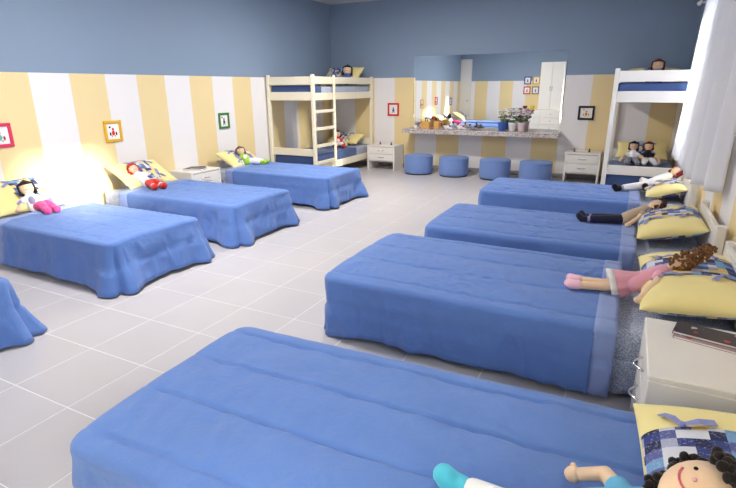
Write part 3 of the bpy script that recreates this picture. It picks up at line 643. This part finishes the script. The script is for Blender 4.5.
def brushbox(loc, s, label, seed):
    t = thing('wooden_box', label, 'box', loc, 0.0, 'wooden boxes on the counter'); m = C('honey_wood', (214, 164, 96), .5); rnd = random.Random(seed); w, d, h = s
    obj('box_body', MB().box(-w / 2, w / 2, -d / 2, -d / 2 + .008, 0, h).box(-w / 2, w / 2, d / 2 - .008, d / 2, 0, h).box(-w / 2, -w / 2 + .008, -d / 2, d / 2, 0, h).box(w / 2 - .008, w / 2, -d / 2, d / 2, 0, h).box(-w / 2, w / 2, -d / 2, d / 2, 0, .008), m, t)
    for k in range(4):
        x = rnd.uniform(-w * .3, w * .3); y = rnd.uniform(-d * .25, d * .25); dx = rnd.uniform(-.03, .03)
        b = tag(obj('hairbrush', MB().tube([(x, y, .012), (x + dx, y, h + .02)], .006, 6).tube([(x + dx, y, h + .015), (x + dx * 1.5, y, h + .055)], [.012, .014], 8, .5), [BLK, BROWN, GREY, CRIM][k], None, loc, smooth=True), ['black', 'brown', 'grey', 'crimson'][k] + ' hairbrush standing in the ' + label.split(' with')[0], 'hairbrush', 'hairbrushes on the counter')
brushbox((2.19, -0.27, ZC), (0.17, 0.12, 0.13), 'larger wooden box with brushes on the counter', 2)
brushbox((2.40, -0.25, ZC), (0.10, 0.1, 0.14), 'narrow wooden box with brushes on the counter', 9)
t = thing('small_jar', 'small white jar with red lid at the left end of the counter', 'jar', (1.97, -0.25, ZC)); obj('jar_body', MB().lathe([(.025, 0), (.028, .005), (.028, .05), (.02, .06)], 16), C('white_glaze', (240, 238, 238), .4), t, smooth=True); obj('lid', MB().lathe([(.024, .0605), (.024, .075), (.01, .08)], 16), C('red_lid', (190, 70, 60), .4), t)
t = thing('photo_stand', 'small brown standing photo frame at the left end of the counter', 'photo frame', (2.06, -0.2, ZC)); obj('frame', MB().box(-.035, .035, -.008, .008, 0, .1), C('walnut', (110, 80, 58), .5), t); obj('photo', MB().box(-.025, .025, -.01, -.0085, .012, .088, 0), C('photo_paper', (200, 180, 160), .5), t)
def plush(loc, body, accent, label):
    t = thing('plush_toy', label, 'plush toy', loc, 0.3, 'small plush toys on the counter')
    obj('body', MB().ell((0, 0, .035), (.06, .04, .034)).ell((-.065, -.01, .05), (.03, .028, .028)).tube([(.02, -.03, .02), (.06, -.05, .014)], .014).tube([(-.03, -.03, .02), (-.05, -.06, .014)], .014), body, t, smooth=True)
    obj('ear', MB().ell((-.075, -.02, .08), (.012, .008, .02)), accent, t, smooth=True); obj('ear', MB().ell((-.06, .015, .08), (.012, .008, .02)), accent, t, smooth=True)
    obj('patch', MB().ell((.02, -.008, .052), (.03, .03, .02)), accent, t, smooth=True)
plush((2.62, -0.25, ZC), WHITE, BLK, 'small white plush toy with black patch on the counter'); plush((2.86, -0.22, ZC), WHITE, RED, 'small white plush toy with red ears on the counter'); plush((3.08, -0.2, ZC), GREY, BLK, 'small grey plush toy with black ears on the counter')

# ------------------------------------------------------------------ pictures
def picture(loc, rz, w, h, frame, label, fig, extra=()):
    """hangs with its back on the wall; local +x points into the room"""
    t = thing('picture_frame', label, 'picture', loc, rz, 'small framed pictures'); b = 0.032; f = MB()
    f.box(0.001, 0.022, -w / 2, w / 2, -h / 2, -h / 2 + b); f.box(0.001, 0.022, -w / 2, w / 2, h / 2 - b, h / 2); f.box(0.001, 0.022, -w / 2, -w / 2 + b, -h / 2 + b, h / 2 - b); f.box(0.001, 0.022, w / 2 - b, w / 2, -h / 2 + b, h / 2 - b)
    obj('frame', f, frame, t); obj('mount', MB().box(0.001, 0.008, -w / 2 + b, w / 2 - b, -h / 2 + b, h / 2 - b, 0), C('picture_mount', (240, 238, 236), .6), t)
    fb = MB()
    for dy, dz, ry, rz_ in fig: fb.ell((0.009, dy, dz), (0.006, ry, rz_), 10, 6)
    obj('motif', fb, extra[0], t)
    if len(extra) > 1:
        for dy, dz, ry, rz_ in extra[2]: obj('motif_accent', MB().ell((0.010, dy, dz), (0.006, ry, rz_), 10, 6), extra[1], t)
FIG = [(0, -.02, .022, .03), (0, .025, .014, .016), (.02, -.055, .008, .008), (-.02, -.055, .008, .008)]; DOT = [(-.04, .05, .012, .012), (.04, -.03, .010, .022), (-.04, -.03, .010, .022)]
RF, YF, GF, KF, BF = [C(n, c, .5) for n, c in (('red_frame', (206, 52, 52)), ('yellow_frame', (226, 176, 44)), ('green_frame', (66, 124, 62)), ('black_frame', (30, 30, 38)), ('blue_frame', (60, 84, 150)))]
picture((0, -6.465, 1.11), 0, 0.235, 0.235, C('pink_frame', (216, 60, 100), .5), 'square pink picture frame at the left edge of the left wall', FIG, (C('teal_ink', (110, 180, 170), .6), RF, DOT))
picture((0, -5.2, 1.055), 0, 0.235, 0.25, YF, 'square yellow picture frame above the left middle bed', FIG, (RF, BLK, DOT))
picture((0, -3.27, 1.066), 0, 0.225, 0.235, GF, 'square green picture frame above the bed by the bunk', FIG, (C('brown_ink', (90, 70, 60), .6), KF, DOT[:1]))
picture((0, -7.95, 1.05), 0, 0.235, 0.25, BF, 'square blue picture frame on the left wall by the rear corner', FIG, (RF,))
picture((1.4, 0, 1.12), -PI / 2, 0.24, 0.245, RF, 'square red picture frame above the nightstand by the bunk', FIG, (BF,))
picture((4.915, 0, 1.108), -PI / 2, 0.25, 0.225, KF, 'square black picture frame above the nightstand right of the counter', FIG, (C('orange_ink', (222, 140, 50), .6), YF, DOT))
for i, (x, z, fr, nm) in enumerate(((2.34, 1.72, BF, 'blue'), (2.62, 1.72, YF, 'yellow'), (2.34, 1.40, RF, 'red'), (2.62, 1.40, C('grey_frame', (110, 110, 118), .5), 'grey'))):
    picture((x, YR, z), PI / 2, 0.23, 0.25, fr, 'square ' + nm + ' picture frame in the group of four on the rear wall', FIG, (KF,))

# ------------------------------------------------------------------ curtains
def curtain(y0, y1, xc, z0, z1, label, seed, amp=0.045, lam=0.2, lean=0.0):
    t = thing('curtain', label, 'curtain', (W - 0.14, (y0 + y1) / 2, z0), 0, 'white window curtains'); rows = []
    n = int((y1 - y0) / lam * 14); yc = (y0 + y1) / 2
    for i in range(29):
        u = i / 28; row = []
        for k in range(n + 1):
            y = y0 + (y1 - y0) * k / n; ph = y / lam * 2 * PI
            a = amp * (1.15 - 0.5 * u); x = xc(k / n) + a * math.sin(ph + 0.7 * math.sin(y * 3 + seed)) + 0.012 * nz(y * 6, u * 2, seed) - lean * (1 - u)
            row.append((x - (W - 0.14), y - yc, (z1 - z0) * u))
        rows.append(row)
    obj('cloth', MB().grid(rows), M['curtain'], t, smooth=True, solid=0.002)
    hb = MB().grid([[(p[0] - .002, p[1], p[2] + .0) for p in rows[0]], [(p[0] - .002, p[1], p[2] + 0.09) for p in rows[1][:]]])
    for k in range(int((y1 - y0) / 0.2)): y = y0 + 0.1 + k * 0.2 - yc; obj('ring', MB().tube([(0.0 + 0.02 * math.cos(a * PI / 6), y, z1 - z0 + 0.016 + 0.02 * math.sin(a * PI / 6)) for a in range(13)], .003, 6), M['white'], t, smooth=True)
    return t
curtain(-2.82, -2.14, lambda u: 6.185, 0.74, 2.46, 'short white curtain hanging beside the right bunk', 1, 0.045, 0.22, 0.06)
curtain(-4.98, -2.85, lambda u: 6.145 + 0.085 * (1 - sstep(0, 0.22, u)), 0.79, 2.46, 'long white curtain hanging nearest on the right wall', 4, 0.05, 0.24, 0.04)
rod = thing('curtain_rod', 'white curtain rod above the right-wall window', 'curtain rod', (6.14, -3.3, 2.48)); obj('rod', MB().tube([(0, -1.75, 0), (0, 1.68, 0)], .011, 10), M['white'], rod, smooth=True)
for s in (-1.76, 1.69): obj('finial', MB().ell((0, s, 0), .024), M['white'], rod, smooth=True)
for s in (-1.65, 1.60): obj('bracket', MB().box(-.01, 0.139, s - .01, s + .01, -.012, .012), M['white'], rod)

# ------------------------------------------------------------------ rear of the room, seen in the mirror
ch = thing('chest_of_drawers', 'low white chest of drawers on the rear wall, seen in the mirror', 'chest', (2.92, YR + 0.012, 0))
obj('carcass', MB().box(-.63, .63, 0.0, .42, 0.05, .78), M['white'], ch); obj('plinth', MB().box(-.6, .6, .02, .38, 0, .05), M['white'], ch)
for r_ in range(3):
    for c_ in (-1, 1):
        dr = obj('drawer', MB().box(c_ * .02, c_ * .61, .4205, .437, .08 + r_ * .23, .295 + r_ * .23), M['white'], ch)
        obj('knob', MB().ell((c_ * .31, .45, .19 + r_ * .23), .014), M['chrome'], dr, smooth=True)
cp = thing('cupboard', 'tall white cupboard standing on the rear chest of drawers, seen in the mirror', 'cupboard', (3.16, YR + 0.002, .78))
obj('carcass', MB().box(-.37, .37, 0, .32, 0, 1.5), M['white'], cp)
for s in (-1, 1): d_ = obj('door', MB().box(s * .004, s * .366, .3205, .338, .01, 1.49), M['white'], cp); obj('handle', MB().tube([(s * .03, .345, .6), (s * .03, .352, .75)], .006), M['chrome'], d_)
for x, m, n in ((2.36, C('dark_red_glaze2', (120, 30, 40), .4), 'dark red'), (2.60, C('yellow_glaze', (220, 200, 60), .4), 'yellow')):
    t = thing('planter', 'small ' + n + ' planter on the rear chest of drawers, seen in the mirror', 'planter', (x, YR + .22, .78)); obj('pot', MB().lathe([(.05, 0), (.075, .11), (.075, .12), (.06, .12), (.055, .1), (.01, .1)], 20), m, t, smooth=True); obj('soil', MB().lathe([(.056, .1), (.02, .108)], 16), BROWN, t)
dr = thing('door_1', '', 'x', (0.2, YR, 0)); del dr['category']; dr['kind'] = 'structure'; dr['label'] = 'narrow white door in the rear left corner'
obj('door_leaf', MB().box(-.18, .18, .002, .04, 0.005, 2.42), M['white'], dr); obj('door_handle', MB().tube([(.12, .06, 1.05), (.05, .06, 1.05)], .009), M['chrome'], dr, smooth=True); obj('door_frame', MB().box(-.2, -.182, 0.001, .05, 0, 2.45).box(.182, .2, 0.001, .05, 0, 2.45).box(-.182, .182, 0.001, .05, 2.425, 2.45), M['white'], dr)

# ------------------------------------------------------------------ ceiling lamps (above the frame)
for i, (x, y) in enumerate(((2.3, -2.9), (2.3, -6.4))):
    t = thing('ceiling_lamp', 'round white opal ceiling lamp ' + ['nearer the far wall', 'nearer the camera'][i], 'lamp', (x, y, H - 0.09), 0, 'opal ceiling lamps')
    obj('lamp_base', MB().lathe([(.2, .07), (.2, .09)], 32), M['white'], t)
    k = NM('opal_glow_%d' % i); k.col((1, 1, 1, 1)); k.p.inputs['Emission Color'].default_value = (1, .95, .86, 1); k.p.inputs['Emission Strength'].default_value = 3.0
    obj('diffuser', MB().lathe([(.19, .069), (.2, .05), (.17, .02), (.1, .006), (.01, .002)], 32), k.m, t, smooth=True)
    L = bpy.data.lights.new('lamp_light', 'AREA'); L.shape = 'DISK'; L.size = 0.4; L.energy = 64; L.color = (1.0, 0.95, 0.87); L.spread = PI
    o = bpy.data.objects.new('lamp_light', L); COL.objects.link(o); o.location = (x, y, H - 0.11)
